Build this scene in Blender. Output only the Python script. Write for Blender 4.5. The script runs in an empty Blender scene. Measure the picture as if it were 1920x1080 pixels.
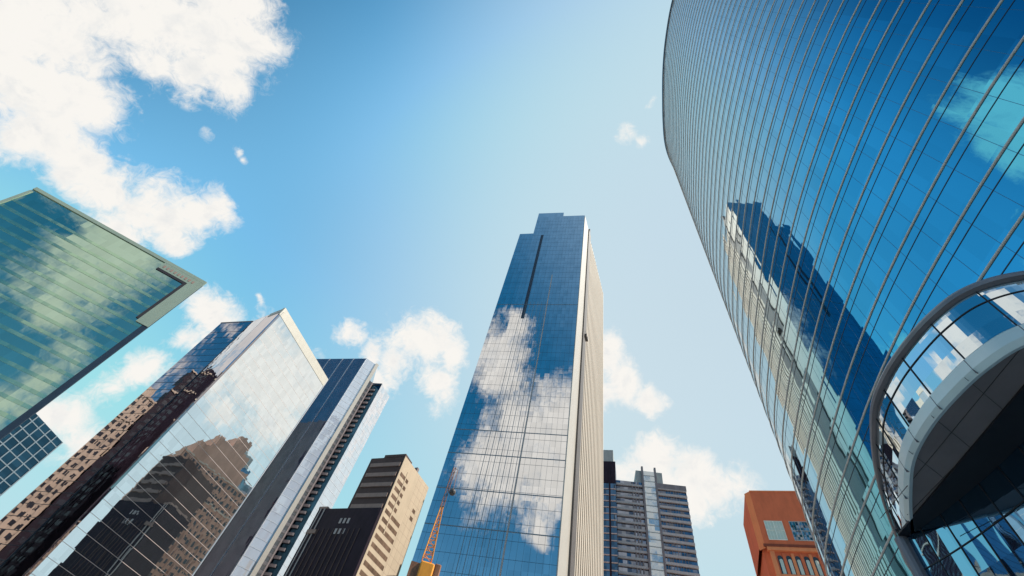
import bpy, bmesh, math, random
from mathutils import Vector, Matrix
random.seed(7)
scene = bpy.context.scene
COL = scene.collection
R = math.radians

# ------------------------------------------------------------------ camera
CAM = Vector((0, 0, 1.6))
PITCH, ROLL, FPX = R(54.894), R(16.589), 852.0
fw = Vector((0, math.cos(PITCH), math.sin(PITCH)))
u0 = Vector((0, -math.sin(PITCH), math.cos(PITCH)))
r0 = Vector((1, 0, 0))
rt = r0 * math.cos(ROLL) + u0 * math.sin(ROLL)
up = -r0 * math.sin(ROLL) + u0 * math.cos(ROLL)
cam_data = bpy.data.cameras.new('camera')
cam = bpy.data.objects.new('camera', cam_data)
COL.objects.link(cam)
cam_data.sensor_width = 36
cam_data.lens = 36 * FPX / 1920
cam_data.clip_start = 0.1
cam_data.clip_end = 6000
m = Matrix((rt, up, -fw)).transposed().to_4x4()
m.translation = CAM
cam.matrix_world = m
scene.camera = cam

def sky_dir(px, py):            # direction of the sky seen at a place of the photograph
    return (fw * FPX + rt * (px - 960) - up * (py - 540)).normalized()

def mirrored(px, py, az):       # the sky that a vertical glass wall facing azimuth az mirrors there
    d = sky_dir(px, py)
    n = Vector((math.sin(R(az)), math.cos(R(az)), 0))
    return d - n * 2 * d.dot(n)

# ------------------------------------------------------------------ sun and sky
SUN_AZ, SUN_EL = 104.0, 46.0
sd = bpy.data.lights.new('sun', 'SUN')
sd.energy = 4.2
sd.angle = R(0.53)
sd.color = (1.0, 0.93, 0.82)
sun = bpy.data.objects.new('sun', sd)
COL.objects.link(sun)
sdir = Vector((math.sin(R(SUN_AZ)) * math.cos(R(SUN_EL)), math.cos(R(SUN_AZ)) * math.cos(R(SUN_EL)), math.sin(R(SUN_EL))))
sun.rotation_euler = sdir.to_track_quat('Z', 'Y').to_euler()

world = bpy.data.worlds.new('World')
scene.world = world
world.use_nodes = True
nt = world.node_tree
nt.nodes.clear()

def N(tree, typ, **kw):
    n = tree.nodes.new(typ)
    for k, v in kw.items():
        setattr(n, k, v)
    return n

def mth(tree, op, a, b=None, c=None, clamp=False):
    n = tree.nodes.new('ShaderNodeMath')
    n.operation = op
    n.use_clamp = clamp
    for i, v in enumerate((a, b, c)):
        if v is None:
            continue
        if isinstance(v, (int, float)):
            n.inputs[i].default_value = v
        else:
            tree.links.new(v, n.inputs[i])
    return n.outputs[0]

def vmth(tree, op, a, b=None, out=0):
    n = tree.nodes.new('ShaderNodeVectorMath')
    n.operation = op
    for i, v in enumerate((a, b)):
        if v is None:
            continue
        if isinstance(v, (tuple, list, Vector)):
            n.inputs[i].default_value = tuple(v)
        elif isinstance(v, (int, float)):
            n.inputs['Scale'].default_value = v
        elif op == 'SCALE' and i == 1:
            tree.links.new(v, n.inputs['Scale'])
        else:
            tree.links.new(v, n.inputs[i])
    return n.outputs[out]

def mixc(tree, fac, a, b, mode='MIX'):
    n = tree.nodes.new('ShaderNodeMix')
    n.data_type = 'RGBA'
    n.blend_type = mode
    for sock, v in ((n.inputs[0], fac), (n.inputs[6], a), (n.inputs[7], b)):
        if isinstance(v, (int, float)):
            sock.default_value = v
        elif isinstance(v, (tuple, list)):
            sock.default_value = tuple(v) + ((1,) if len(v) == 3 else ())
        else:
            tree.links.new(v, sock)
    return n.outputs[2]

def sstep(tree, x, lo, hi):
    n = tree.nodes.new('ShaderNodeMapRange')
    n.interpolation_type = 'SMOOTHSTEP'
    tree.links.new(x, n.inputs[0])
    n.inputs[1].default_value = lo
    n.inputs[2].default_value = hi
    return n.outputs[0]

SKY_GAIN = 1.0
tc = N(nt, 'ShaderNodeTexCoord')
D = tc.outputs['Generated']
sky = N(nt, 'ShaderNodeTexSky', sky_type='NISHITA', sun_disc=False)
sky.sun_elevation = R(SUN_EL)
sky.sun_rotation = R(SUN_AZ)
sky.air_density = 1.0
sky.dust_density = 1.0
sky.ozone_density = 2.0
# clear air: deep blue away from the sun, paler towards it and low over the city
sundot = vmth(nt, 'DOT_PRODUCT', D, tuple(sdir), out=1)
sepd = N(nt, 'ShaderNodeSeparateXYZ')
nt.links.new(D, sepd.inputs[0])
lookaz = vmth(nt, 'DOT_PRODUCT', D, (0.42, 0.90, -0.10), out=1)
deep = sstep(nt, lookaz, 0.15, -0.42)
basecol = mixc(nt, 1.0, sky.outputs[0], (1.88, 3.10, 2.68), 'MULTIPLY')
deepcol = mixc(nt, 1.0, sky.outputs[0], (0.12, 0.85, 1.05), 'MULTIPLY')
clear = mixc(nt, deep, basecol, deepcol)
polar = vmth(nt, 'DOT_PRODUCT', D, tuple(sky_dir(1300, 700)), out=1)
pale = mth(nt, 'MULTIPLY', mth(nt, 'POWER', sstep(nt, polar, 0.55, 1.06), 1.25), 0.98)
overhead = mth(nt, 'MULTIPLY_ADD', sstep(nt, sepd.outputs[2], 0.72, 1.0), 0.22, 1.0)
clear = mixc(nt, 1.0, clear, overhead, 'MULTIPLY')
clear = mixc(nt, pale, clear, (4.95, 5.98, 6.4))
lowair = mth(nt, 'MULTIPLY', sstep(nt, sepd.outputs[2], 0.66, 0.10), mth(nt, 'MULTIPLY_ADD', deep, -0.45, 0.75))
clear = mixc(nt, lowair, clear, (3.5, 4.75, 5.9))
glow = mth(nt, 'MULTIPLY', sstep(nt, sundot, 0.35, 0.95), 0.85)
clear = mixc(nt, glow, clear, (4.3, 5.35, 6.1))
clear = vmth(nt, 'MINIMUM', clear, (5.0, 5.9, 6.4))

blobs = []
for x, y, r in [
    (-60, 60, 150), (30, 40, 120), (110, 70, 95), (60, 160, 130), (140, 190, 62), (60, 250, 80), (135, 290, 58), (190, 340, 62),
    (255, 385, 68), (320, 400, 62), (370, 388, 42), (330, 440, 38), (-80, 180, 140), (120, 330, 40), (240, 430, 50),
    (150, 10, 80), (250, 20, 90), (330, 50, 100), (410, 60, 110), (465, 100, 62), (350, 130, 62), (440, 170, 46), (280, 110, 45),
    (480, 20, 50), (455, 205, 22), (500, 110, 30),
    (385, 236, 10), (398, 254, 12), (455, 285, 8), (468, 300, 7), 
    (385, 585, 46), (345, 625, 38), (270, 690, 40), (215, 715, 28), (110, 775, 50), (135, 820, 34), (490, 588, 16), (600, 662, 16), (60, 740, 50),
    (660, 640, 30), (695, 668, 36), (740, 680, 40), (795, 640, 52), (840, 668, 32), (815, 718, 36), (825, 748, 22), (765, 610, 18), (700, 715, 30),
    (1140, 665, 36), (1165, 712, 44), (1212, 745, 30), (1130, 740, 40),
    (1240, 850, 44), (1290, 885, 52), (1340, 915, 44), (1200, 868, 28), (1390, 915, 30), (1300, 945, 46), (1230, 900, 50), (1170, 880, 24),
    (1183, 240, 18), (1225, 258, 11), (1225, 188, 8), (1160, 220, 8),
    (480, 560, 6)]:
    d = sky_dir(x, y)
    rad = ((sky_dir(x + r, y) - d).length + (sky_dir(x, y + r) - d).length) / 2
    blobs.append((d, rad))
# clouds in the part of the sky behind the camera, which the glass walls mirror
F_AZ, A_AZ, C_AZ, CL_AZ = 199.5, 160.2, 116.6, 204.5
for x, y, r in [(893, 700, 44), (925, 650, 40), (950, 615, 26), (935, 700, 34), (880, 640, 40), (1075, 785, 56), (1030, 815, 64), (970, 820, 60), (1085, 850, 64), (925, 850, 54), (1010, 880, 56),
                (870, 870, 36), (910, 890, 34), (990, 880, 44), (1060, 900, 34), (1000, 985, 20), (880, 925, 18), (945, 780, 30)]:
    r *= 1.25 if y < 780 else 1.5
    d = mirrored(x, y, F_AZ)
    blobs.append((d, ((mirrored(x + r, y, F_AZ) - d).length + (mirrored(x, y + r, F_AZ) - d).length) / 2))
for x, y, r in [(230, 470, 70), (170, 520, 75), (120, 570, 60), (270, 450, 45), (60, 700, 45), (10, 740, 50), (130, 650, 30), (150, 460, 40), (-20, 800, 50), (200, 420, 40), (60, 520, 40),
                (30, 360, 18)]:
    d = mirrored(x, y, A_AZ)
    blobs.append((d, ((mirrored(x + r, y, A_AZ) - d).length + (mirrored(x, y + r, A_AZ) - d).length) / 2))
for x, y, r in [(540, 700, 75), (580, 720, 60), (480, 690, 60), (430, 770, 34), (400, 720, 40), (500, 650, 34), (520, 780, 50)]:
    d = mirrored(x, y, C_AZ)
    blobs.append((d, ((mirrored(x + r, y, C_AZ) - d).length + (mirrored(x, y + r, C_AZ) - d).length) / 2))
for x, y, r in [(330, 690, 26), (440, 625, 16), (300, 730, 20), (380, 650, 12)]:
    d = mirrored(x, y, CL_AZ)
    blobs.append((d, ((mirrored(x + r, y, CL_AZ) - d).length + (mirrored(x, y + r, CL_AZ) - d).length) / 2))
for x, y, r in [(1905, 235, 40), (1880, 275, 30), (1900, 130, 14), (1925, 300, 36)]:
    d = mirrored(x, y, 281)
    blobs.append((d, ((mirrored(x + r, y, 281) - d).length + (mirrored(x, y + r, 281) - d).length) / 2))

def noise(tree, vec, scale, detail=6, rough=0.6, dist=0.0, out=0):
    n = tree.nodes.new('ShaderNodeTexNoise')
    n.inputs['Scale'].default_value = scale
    n.inputs['Detail'].default_value = detail
    n.inputs['Roughness'].default_value = rough
    n.inputs['Distortion'].default_value = dist
    tree.links.new(vec, n.inputs['Vector'])
    return n.outputs[out]

warp = noise(nt, D, 7.0, 3, 0.5, 0, 1)
warp = vmth(nt, 'SCALE', vmth(nt, 'SUBTRACT', warp, (0.5, 0.5, 0.5)), 0.10)
DW = vmth(nt, 'ADD', D, warp)
acc = None
for d, rad in blobs:
    dist = vmth(nt, 'DISTANCE', DW, tuple(d), out=1)
    wgt = 1.0 if rad > 0.028 else 0.42
    val = mth(nt, 'MULTIPLY_ADD', dist, -wgt / rad, wgt)
    if acc is None:
        acc = val
    else:
        n = nt.nodes.new('ShaderNodeMath')
        n.operation = 'SMOOTH_MAX'
        nt.links.new(acc, n.inputs[0])
        nt.links.new(val, n.inputs[1])
        n.inputs[2].default_value = 0.22
        acc = n.outputs[0]
n1 = noise(nt, D, 13.0, 10, 0.60, 0.5)
n2 = noise(nt, D, 55.0, 7, 0.68, 1.2)
dens = mth(nt, 'ADD', mth(nt, 'MULTIPLY_ADD', n1, 2.0, -1.0), acc)
dens = mth(nt, 'ADD', mth(nt, 'MULTIPLY_ADD', n2, 1.1, -0.55), dens)
dens = mth(nt, 'MINIMUM', dens, mth(nt, 'MULTIPLY_ADD', acc, 3.0, 1.0))
dens = mth(nt, 'ADD', dens, 0.20)
alpha = mth(nt, 'POWER', sstep(nt, dens, -0.12, 0.80), 0.85)
# sunlit tops, greyer hollows: the density a little towards the sun decides
DS = vmth(nt, 'ADD', D, tuple(v * 0.03 for v in sdir))
n1s = noise(nt, DS, 13.0, 6, 0.60, 0.5)
relief = mth(nt, 'SUBTRACT', n1s, n1)
hollow = sstep(nt, relief, -0.02, 0.16)
hollow2 = sstep(nt, noise(nt, D, 24.0, 5, 0.6, 0.4), 0.50, 0.74)
thick = sstep(nt, dens, 0.35, 1.2)
shade = mth(nt, 'MULTIPLY', mth(nt, 'MAXIMUM', hollow, mth(nt, 'MULTIPLY', hollow2, 0.7)), thick)
cloudc = mixc(nt, mth(nt, 'MULTIPLY', shade, 0.55), (7.45, 7.25, 6.9), (5.5, 5.75, 5.95))
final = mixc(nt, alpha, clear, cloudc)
bg = N(nt, 'ShaderNodeBackground')
bg.inputs['Strength'].default_value = 0.093
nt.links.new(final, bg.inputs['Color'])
wo = N(nt, 'ShaderNodeOutputWorld')
nt.links.new(bg.outputs[0], wo.inputs[0])
world.cycles.sampling_method = 'MANUAL'
world.cycles.sample_map_resolution = 512

scene.view_settings.view_transform = 'Standard'
scene.view_settings.look = 'None'
scene.view_settings.exposure = 0.45
scene.view_settings.gamma = 1.0
scene.cycles.max_bounces = 8
scene.cycles.glossy_bounces = 6

# ------------------------------------------------------------------ materials
def base_mat(name):
    mt = bpy.data.materials.new(name)
    mt.use_nodes = True
    t = mt.node_tree
    t.nodes.clear()
    out = t.nodes.new('ShaderNodeOutputMaterial')
    return mt, t, out

def solid(name, col, rough=0.6, metal=0.0, var=0.12, scale=0.6, spec=0.4, streak=0.0):
    mt, t, out = base_mat(name)
    b = t.nodes.new('ShaderNodeBsdfPrincipled')
    g = t.nodes.new('ShaderNodeTexCoord')
    v = g.outputs['Object']
    mp = t.nodes.new('ShaderNodeMapping')
    mp.inputs['Scale'].default_value = (1, 1, 0.35)
    t.links.new(v, mp.inputs[0])
    n = noise(t, mp.outputs[0], scale, 6, 0.65)
    f = sstep(t, n, 0.3, 0.7)
    c = mixc(t, f, tuple(x * (1 - var) for x in col), tuple(min(1, x * (1 + var)) for x in col))
    t.links.new(c, b.inputs['Base Color'])
    b.inputs['Roughness'].default_value = rough
    b.inputs['Metallic'].default_value = metal
    b.inputs['Specular IOR Level'].default_value = spec
    t.links.new(b.outputs[0], out.inputs[0])
    return mt

def glass(name, tint, inner=(0.01, 0.02, 0.035), pw=1.5, ph=3.5, tilt=0.012, wave=0.006, refl=0.86, rough=0.015, wscale=0.5, vary=0.10, spandrel=0.0, sptint=None, edge_lo=0.0, edge_hi=1.0, edge_amt=0.6, edge_pow=3.0, edge_col=(0.9, 0.93, 0.95)):
    """mirror-coated facade glass: every pane sits at a slightly different angle"""
    mt, t, out = base_mat(name)
    uv = t.nodes.new('ShaderNodeUVMap')
    uv.uv_map = 'UVMap'
    sp = t.nodes.new('ShaderNodeSeparateXYZ')
    t.links.new(uv.outputs[0], sp.inputs[0])
    vv = mth(t, 'DIVIDE', sp.outputs[1], ph)
    cu = mth(t, 'FLOOR', mth(t, 'DIVIDE', sp.outputs[0], pw))
    cv = mth(t, 'FLOOR', vv)
    fr = mth(t, 'FRACT', vv)
    cb = t.nodes.new('ShaderNodeCombineXYZ')
    t.links.new(cu, cb.inputs[0])
    t.links.new(cv, cb.inputs[1])
    wn = t.nodes.new('ShaderNodeTexWhiteNoise')
    wn.noise_dimensions = '3D'
    t.links.new(cb.outputs[0], wn.inputs['Vector'])
    geo = t.nodes.new('ShaderNodeNewGeometry')
    off = vmth(t, 'SCALE', vmth(t, 'SUBTRACT', wn.outputs['Color'], (0.5, 0.5, 0.5)), tilt)
    ncol = noise(t, geo.outputs['Position'], wscale, 2, 0.5, 0, 1)
    off2 = vmth(t, 'SCALE', vmth(t, 'SUBTRACT', ncol, (0.5, 0.5, 0.5)), wave)
    nn = vmth(t, 'NORMALIZE', vmth(t, 'ADD', vmth(t, 'ADD', geo.outputs['Normal'], off), off2))
    gl = t.nodes.new('ShaderNodeBsdfGlossy')
    gl.inputs['Roughness'].default_value = rough
    t.links.new(nn, gl.inputs['Normal'])
    k = mth(t, 'MULTIPLY_ADD', wn.outputs['Value'], vary, 1.0 - vary)
    tc_ = mixc(t, 1.0, tint, k, 'MULTIPLY')
    if spandrel > 0:
        isp = mth(t, 'LESS_THAN', fr, spandrel)
        tc_ = mixc(t, isp, tc_, sptint)
    lw = t.nodes.new('ShaderNodeLayerWeight')
    lw.inputs['Blend'].default_value = 0.5
    edge = mth(t, 'POWER', sstep(t, lw.outputs['Facing'], edge_lo, edge_hi) if edge_lo else lw.outputs['Facing'], edge_pow)
    tc_ = mixc(t, mth(t, 'MULTIPLY', edge, edge_amt), tc_, edge_col)
    t.links.new(tc_, gl.inputs['Color'])
    df = t.nodes.new('ShaderNodeBsdfDiffuse')
    df.inputs['Color'].default_value = inner + (1,)
    mx = t.nodes.new('ShaderNodeMixShader')
    f = mth(t, 'MULTIPLY_ADD', lw.outputs['Facing'], 1 - refl, refl, clamp=True)
    t.links.new(f, mx.inputs[0])
    t.links.new(df.outputs[0], mx.inputs[1])
    t.links.new(gl.outputs[0], mx.inputs[2])
    t.links.new(mx.outputs[0], out.inputs[0])
    return mt

M = {}
M['curved_glass'] = glass('curved_tower_glass', (0.09, 0.50, 0.72), (0.0, 0.03, 0.07), 2.1, 3.47, 0.018, 0.008, 0.9, wscale=0.35, vary=0.14, edge_lo=0.56, edge_hi=0.80, edge_amt=0.68, edge_pow=1.0, edge_col=(0.90, 0.82, 0.76))
M['steel'] = solid('rail_steel', (0.62, 0.54, 0.50), 0.45, 0.1, 0.1, 3.0)
M['dark_joint'] = solid('dark_joint', (0.02, 0.035, 0.06), 0.45, 0.2, 0.1)
M['blue_joint'] = solid('blue_joint', (0.03, 0.07, 0.11), 0.3, 0.5, 0.1)
M['bullnose'] = solid('bullnose_metal', (0.26, 0.215, 0.225), 0.35, 0.3, 0.1, 0.8)
M['fascia'] = solid('fascia_panel', (0.80, 0.82, 0.80), 0.3, 0.1, 0.05, 0.4)
M['soffit'] = solid('soffit_brown', (0.34, 0.25, 0.235), 0.6, 0.0, 0.08, 0.5)
M['black'] = solid('black_metal', (0.025, 0.022, 0.028), 0.6, 0.0, 0.1)
M['canopy_glass'] = glass('canopy_glass', (0.75, 0.85, 0.9), (0.02, 0.04, 0.06), 2.6, 1.2, 0.09, 0.05, 0.85, wscale=0.5)
M['lobby_glass'] = glass('lobby_glass', (0.35, 0.6, 0.8), (0.0, 0.03, 0.08), 2.0, 2.6, 0.03, 0.05, 0.8, wscale=0.35, vary=0.3)
M['f_glass'] = glass('blue_tower_glass', (0.80, 0.80, 0.80), (0.0, 0.03, 0.08), 1.5, 4.0, 0.010, 0.005, 0.92, wscale=0.2, vary=0.13)
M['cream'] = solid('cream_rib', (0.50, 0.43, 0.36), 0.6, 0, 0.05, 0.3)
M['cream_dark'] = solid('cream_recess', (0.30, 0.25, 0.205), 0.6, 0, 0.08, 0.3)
M['white_metal'] = solid('white_metal', (0.47, 0.43, 0.385), 0.4, 0.1, 0.04)
M['groove'] = solid('groove_dark', (0.10, 0.085, 0.08), 0.5, 0, 0.1)
M['a_glass'] = glass('green_glass', (0.46, 0.62, 0.50), (0.0, 0.03, 0.05), 1.6, 3.15, 0.005, 0.010, 0.88, wscale=0.12, vary=0.12, edge_amt=0.2)
M['a_band'] = glass('green_spandrel', (0.46, 0.66, 0.46), (0.01, 0.05, 0.05), 1.6, 4.2, 0.02, 0.012, 0.8, rough=0.1)
M['a_frame'] = solid('green_grey_frame', (0.27, 0.33, 0.27), 0.45, 0.2, 0.05, 0.5)
M['b_glass'] = glass('dark_blue_glass', (0.06, 0.15, 0.22), (0.005, 0.02, 0.04), 6, 5.2, 0.03, 0.02, 0.55, vary=0.4, edge_amt=0.08)
M['b_grid'] = solid('grid_metal', (0.17, 0.22, 0.26), 0.45, 0.3, 0.08)
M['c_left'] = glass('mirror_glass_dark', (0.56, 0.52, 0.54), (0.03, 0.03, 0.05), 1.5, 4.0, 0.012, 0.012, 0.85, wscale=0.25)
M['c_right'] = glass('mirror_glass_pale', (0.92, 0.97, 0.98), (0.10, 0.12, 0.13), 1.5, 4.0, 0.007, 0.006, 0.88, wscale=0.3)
M['c_trim'] = solid('pale_stone_trim', (0.48, 0.45, 0.39), 0.5, 0, 0.06)
M['line_white'] = solid('pale_metal_line', (0.55, 0.56, 0.60), 0.35, 0.4, 0.05)
M['blue_line'] = solid('blue_metal_line', (0.05, 0.17, 0.30), 0.3, 0.4, 0.05)
M['rose_line'] = solid('rose_metal_line', (0.62, 0.52, 0.49), 0.3, 0.3, 0.05)
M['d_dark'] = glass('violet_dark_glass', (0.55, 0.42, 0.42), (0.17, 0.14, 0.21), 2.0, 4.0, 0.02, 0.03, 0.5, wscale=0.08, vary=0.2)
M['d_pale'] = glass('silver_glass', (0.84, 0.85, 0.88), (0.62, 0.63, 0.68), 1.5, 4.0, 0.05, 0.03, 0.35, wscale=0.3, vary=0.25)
M['e_dark'] = solid('brown_concrete_shade', (0.075, 0.045, 0.042), 0.75, 0, 0.1)  # shade of the front put into the colour, darker than the sunlit side
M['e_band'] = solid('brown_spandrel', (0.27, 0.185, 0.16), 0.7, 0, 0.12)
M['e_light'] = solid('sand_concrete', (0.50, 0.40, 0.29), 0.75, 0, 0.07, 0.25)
M['e_glass'] = solid('brown_window_glass', (0.16, 0.105, 0.075), 0.25, 0, 0.4, 0.3, 0.6)
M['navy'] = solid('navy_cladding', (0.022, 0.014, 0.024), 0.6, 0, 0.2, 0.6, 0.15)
M['g_slab'] = solid('grey_slab', (0.42, 0.38, 0.38), 0.7, 0, 0.1)
M['g_wall'] = solid('grey_brown_wall', (0.20, 0.17, 0.18), 0.7, 0, 0.15)
M['g_glass'] = glass('grey_window_glass', (0.30, 0.34, 0.42), (0.02, 0.025, 0.04), 2.2, 3.4, 0.06, 0.02, 0.7, vary=0.6)
M['g_pale'] = glass('pale_stair_glass', (0.80, 0.86, 0.90), (0.42, 0.45, 0.46), 3, 3.4, 0.05, 0.02, 0.35, vary=0.15)
M['g_navy'] = glass('navy_slot_glass', (0.13, 0.22, 0.36), (0.01, 0.02, 0.05), 2, 3.4, 0.05, 0.02, 0.75, vary=0.5)
M['grey_cap'] = solid('grey_cap', (0.33, 0.34, 0.33), 0.7, 0, 0.1)
M['brick'] = solid('rust_red_brick', (0.60, 0.135, 0.06), 0.85, 0, 0.10, 0.5)
M['brick_light'] = solid('orange_brick', (0.72, 0.23, 0.10), 0.85, 0, 0.08, 0.5)
M['brick_dark'] = solid('deep_brick', (0.20, 0.045, 0.025), 0.85, 0, 0.1, 0.5)
M['pane_pale'] = glass('pale_pane', (0.80, 0.80, 0.74), (0.66, 0.62, 0.50), 0.9, 0.9, 0.05, 0.02, 0.2, vary=0.3)
M['pane_dark'] = glass('dark_pane', (0.42, 0.46, 0.5), (0.03, 0.04, 0.05), 0.7, 0.8, 0.4, 0.02, 0.8, vary=0.8)
M['white_paint'] = solid('white_paint', (0.72, 0.70, 0.64), 0.5, 0, 0.05)
M['masonry'] = solid('beige_masonry', (0.52, 0.41, 0.33), 0.8, 0, 0.15, 0.2)
M['masonry_brown'] = solid('brown_masonry', (0.50, 0.28, 0.20), 0.8, 0, 0.15, 0.2)
M['window_dark'] = solid('window_dark', (0.03, 0.03, 0.04), 0.25, 0, 0.3, 0.3, 0.6)
M['orange'] = solid('orange_paint', (0.95, 0.36, 0.04), 0.5, 0, 0.12, 0.8)
M['rust'] = solid('rusty_steel', (0.30, 0.13, 0.07), 0.6, 0.2, 0.3, 1.5)
M['asphalt'] = solid('asphalt', (0.05, 0.05, 0.052), 0.9, 0, 0.2, 0.8)
M['paving'] = solid('paving', (0.40, 0.38, 0.35), 0.85, 0, 0.12, 0.5)
M['concrete'] = solid('concrete', (0.36, 0.35, 0.33), 0.8, 0, 0.1)

# ------------------------------------------------------------------ building helpers
def empty(name, loc, label, cat, group=None):
    o = bpy.data.objects.new(name, None)
    COL.objects.link(o)
    o.location = loc
    o['label'] = label
    o['category'] = cat
    if group:
        o['group'] = group
    return o

def link(name, bm, mat, parent=None, smooth=False, label=None):
    me = bpy.data.meshes.new(name)
    bmesh.ops.recalc_face_normals(bm, faces=bm.faces[:])
    bm.to_mesh(me)
    bm.free()
    me.materials.append(mat)
    if smooth:
        for p_ in me.polygons:
            p_.use_smooth = True
    o = bpy.data.objects.new(name, me)
    COL.objects.link(o)
    if parent:
        o.parent = parent
        o.matrix_parent_inverse = Matrix.Identity(4)
        root = parent
        off = Vector((0, 0, 0))
        while root:
            off += root.location
            root = root.parent
        o.location = -off
    if label:
        o['label'] = label
    return o

def copy_part(o, delta=(0, 0, 0)):
    c = o.copy()
    COL.objects.link(c)
    c.parent = o.parent
    c.location = o.location + Vector(delta)
    for k in ('label',):
        pass
    return c

def prism_bm(pts, z0, z1, top=True, bottom=False):
    bm = bmesh.new()
    uv = bm.loops.layers.uv.new('UVMap')
    n = len(pts)
    lo = [bm.verts.new((p[0], p[1], z0)) for p in pts]
    hi = [bm.verts.new((p[0], p[1], z1)) for p in pts]
    u = 0
    for i in range(n):
        j = (i + 1) % n
        L = math.dist(pts[i][:2], pts[j][:2])
        f = bm.faces.new((lo[i], lo[j], hi[j], hi[i]))
        for lp, c in zip(f.loops, ((u, z0), (u + L, z0), (u + L, z1), (u, z1))):
            lp[uv].uv = c
        u += L
    if top:
        f = bm.faces.new(hi)
        for lp in f.loops:
            lp[uv].uv = (lp.vert.co.x, lp.vert.co.y)
    if bottom:
        f = bm.faces.new(lo[::-1])
    return bm

def add_prism(bm, pts, z0, z1):
    n = len(pts)
    lo = [bm.verts.new((p[0], p[1], z0)) for p in pts]
    hi = [bm.verts.new((p[0], p[1], z1)) for p in pts]
    for i in range(n):
        j = (i + 1) % n
        bm.faces.new((lo[i], lo[j], hi[j], hi[i]))
    bm.faces.new(hi)
    bm.faces.new(lo[::-1])

class Face:
    """a vertical wall from P to Q; n points to the outside (the side 'out' lies on)"""
    def __init__(s, P, Q, out):
        s.P = Vector((P[0], P[1])); s.Q = Vector((Q[0], Q[1]))
        s.L = (s.Q - s.P).length
        s.d = (s.Q - s.P) / s.L
        n = Vector((s.d.y, -s.d.x))
        if n.dot(Vector((out[0], out[1])) - s.P) < 0:
            n = -n
        s.n = n
    def pt(s, u, w=0.0):
        v = s.P + s.d * u + s.n * w
        return (v.x, v.y)
    def quad(s, u0, u1, w0, w1):
        return [s.pt(u0, w0), s.pt(u1, w0), s.pt(u1, w1), s.pt(u0, w1)]
    def box(s, bm, u0, u1, z0, z1, w0, w1):
        add_prism(bm, s.quad(u0, u1, w0, w1), z0, z1)

def fbox(name, F, u0, u1, z0, z1, w0, w1, mat, parent, label=None):
    bm = prism_bm(F.quad(u0, u1, w0, w1), z0, z1, True, True)
    return link(name, bm, mat, parent, label=label)

def ribs(name, F, us, z0, z1, w0, w1, width, mat, parent):
    first = None
    for u in us:
        if first is None:
            first = fbox(name, F, u - width / 2, u + width / 2, z0, z1, w0, w1, mat, parent)
            ub = u
        else:
            d = F.d * (u - ub)
            copy_part(first, (d.x, d.y, 0))
    return first

def levels(name, F, zs, u0, u1, h, w0, w1, mat, parent):
    first = None
    for z in zs:
        if first is None:
            first = fbox(name, F, u0, u1, z, z + h, w0, w1, mat, parent)
            zb = z
        else:
            copy_part(first, (0, 0, z - zb))
    return first

def frange(a, b, st):
    out = []
    while a < b - 1e-6:
        out.append(a)
        a += st
    return out

def catmull(pts, seg=6, closed=False):
    out = []
    n = len(pts)
    rng = n if closed else n - 1
    for i in range(rng):
        g = (lambda k: pts[k % n]) if closed else (lambda k: pts[max(0, min(n - 1, k))])
        p0, p1, p2, p3 = g(i - 1), g(i), g(i + 1), g(i + 2)
        for s in range(seg):
            t = s / seg
            out.append(tuple(0.5 * ((2 * p1[k]) + (-p0[k] + p2[k]) * t + (2 * p0[k] - 5 * p1[k] + 4 * p2[k] - p3[k]) * t * t
                                    + (-p0[k] + 3 * p1[k] - 3 * p2[k] + p3[k]) * t ** 3) for k in (0, 1)))
    if not closed:
        out.append(tuple(pts[-1]))
    return out

def normals2(path, side):
    ns = []
    for i in range(len(path)):
        a = Vector(path[max(0, i - 1)]); b = Vector(path[min(len(path) - 1, i + 1)])
        d = (b - a).normalized()
        ns.append(Vector((d.y, -d.x)) * side)
    return ns

def sweep_bm(path, side, profile, grow=None, zc=0.0):
    """profile: list of (outward, z); swept along a plan path"""
    bm = bmesh.new()
    uv = bm.loops.layers.uv.new('UVMap')
    ns = normals2(path, side)
    rows = []
    for i, (p_, n) in enumerate(zip(path, ns)):
        g = grow(i) if grow else 1.0
        rows.append([bm.verts.new((p_[0] + n.x * w * g, p_[1] + n.y * w * g, zc + (z - zc) * g)) for w, z in profile])
    k = len(profile)
    u = 0
    for i in range(len(path) - 1):
        L = math.dist(path[i], path[i + 1])
        for j in range(k):
            jj = (j + 1) % k
            f = bm.faces.new((rows[i][j], rows[i + 1][j], rows[i + 1][jj], rows[i][jj]))
            for lp, c in zip(f.loops, ((u, profile[j][1]), (u + L, profile[j][1]), (u + L, profile[jj][1]), (u, profile[jj][1]))):
                lp[uv].uv = c
        u += L
    bm.faces.new(rows[0]); bm.faces.new(rows[-1][::-1])
    return bm

def tube_bm(pts, rad, k=8):
    bm = bmesh.new()
    rows = []
    for i, p_ in enumerate(pts):
        a = Vector(pts[max(0, i - 1)]); b = Vector(pts[min(len(pts) - 1, i + 1)])
        d = (b - a).normalized()
        x = d.cross(Vector((0, 0, 1)))
        if x.length < 1e-3:
            x = Vector((1, 0, 0))
        x.normalize(); y = d.cross(x)
        rows.append([bm.verts.new(Vector(p_) + (x * math.cos(t) + y * math.sin(t)) * rad) for t in [2 * math.pi * q / k for q in range(k)]])
    for i in range(len(pts) - 1):
        for j in range(k):
            bm.faces.new((rows[i][j], rows[i + 1][j], rows[i + 1][(j + 1) % k], rows[i][(j + 1) % k]))
    bm.faces.new(rows[0][::-1]); bm.faces.new(rows[-1])
    return bm

def join_bm(dst, src):
    me = bpy.data.meshes.new('tmp')
    src.to_mesh(me); src.free()
    dst.from_mesh(me)
    bpy.data.meshes.remove(me)

def sc(pts, k):
    return [(x * k, y * k) for x, y in pts]

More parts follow.
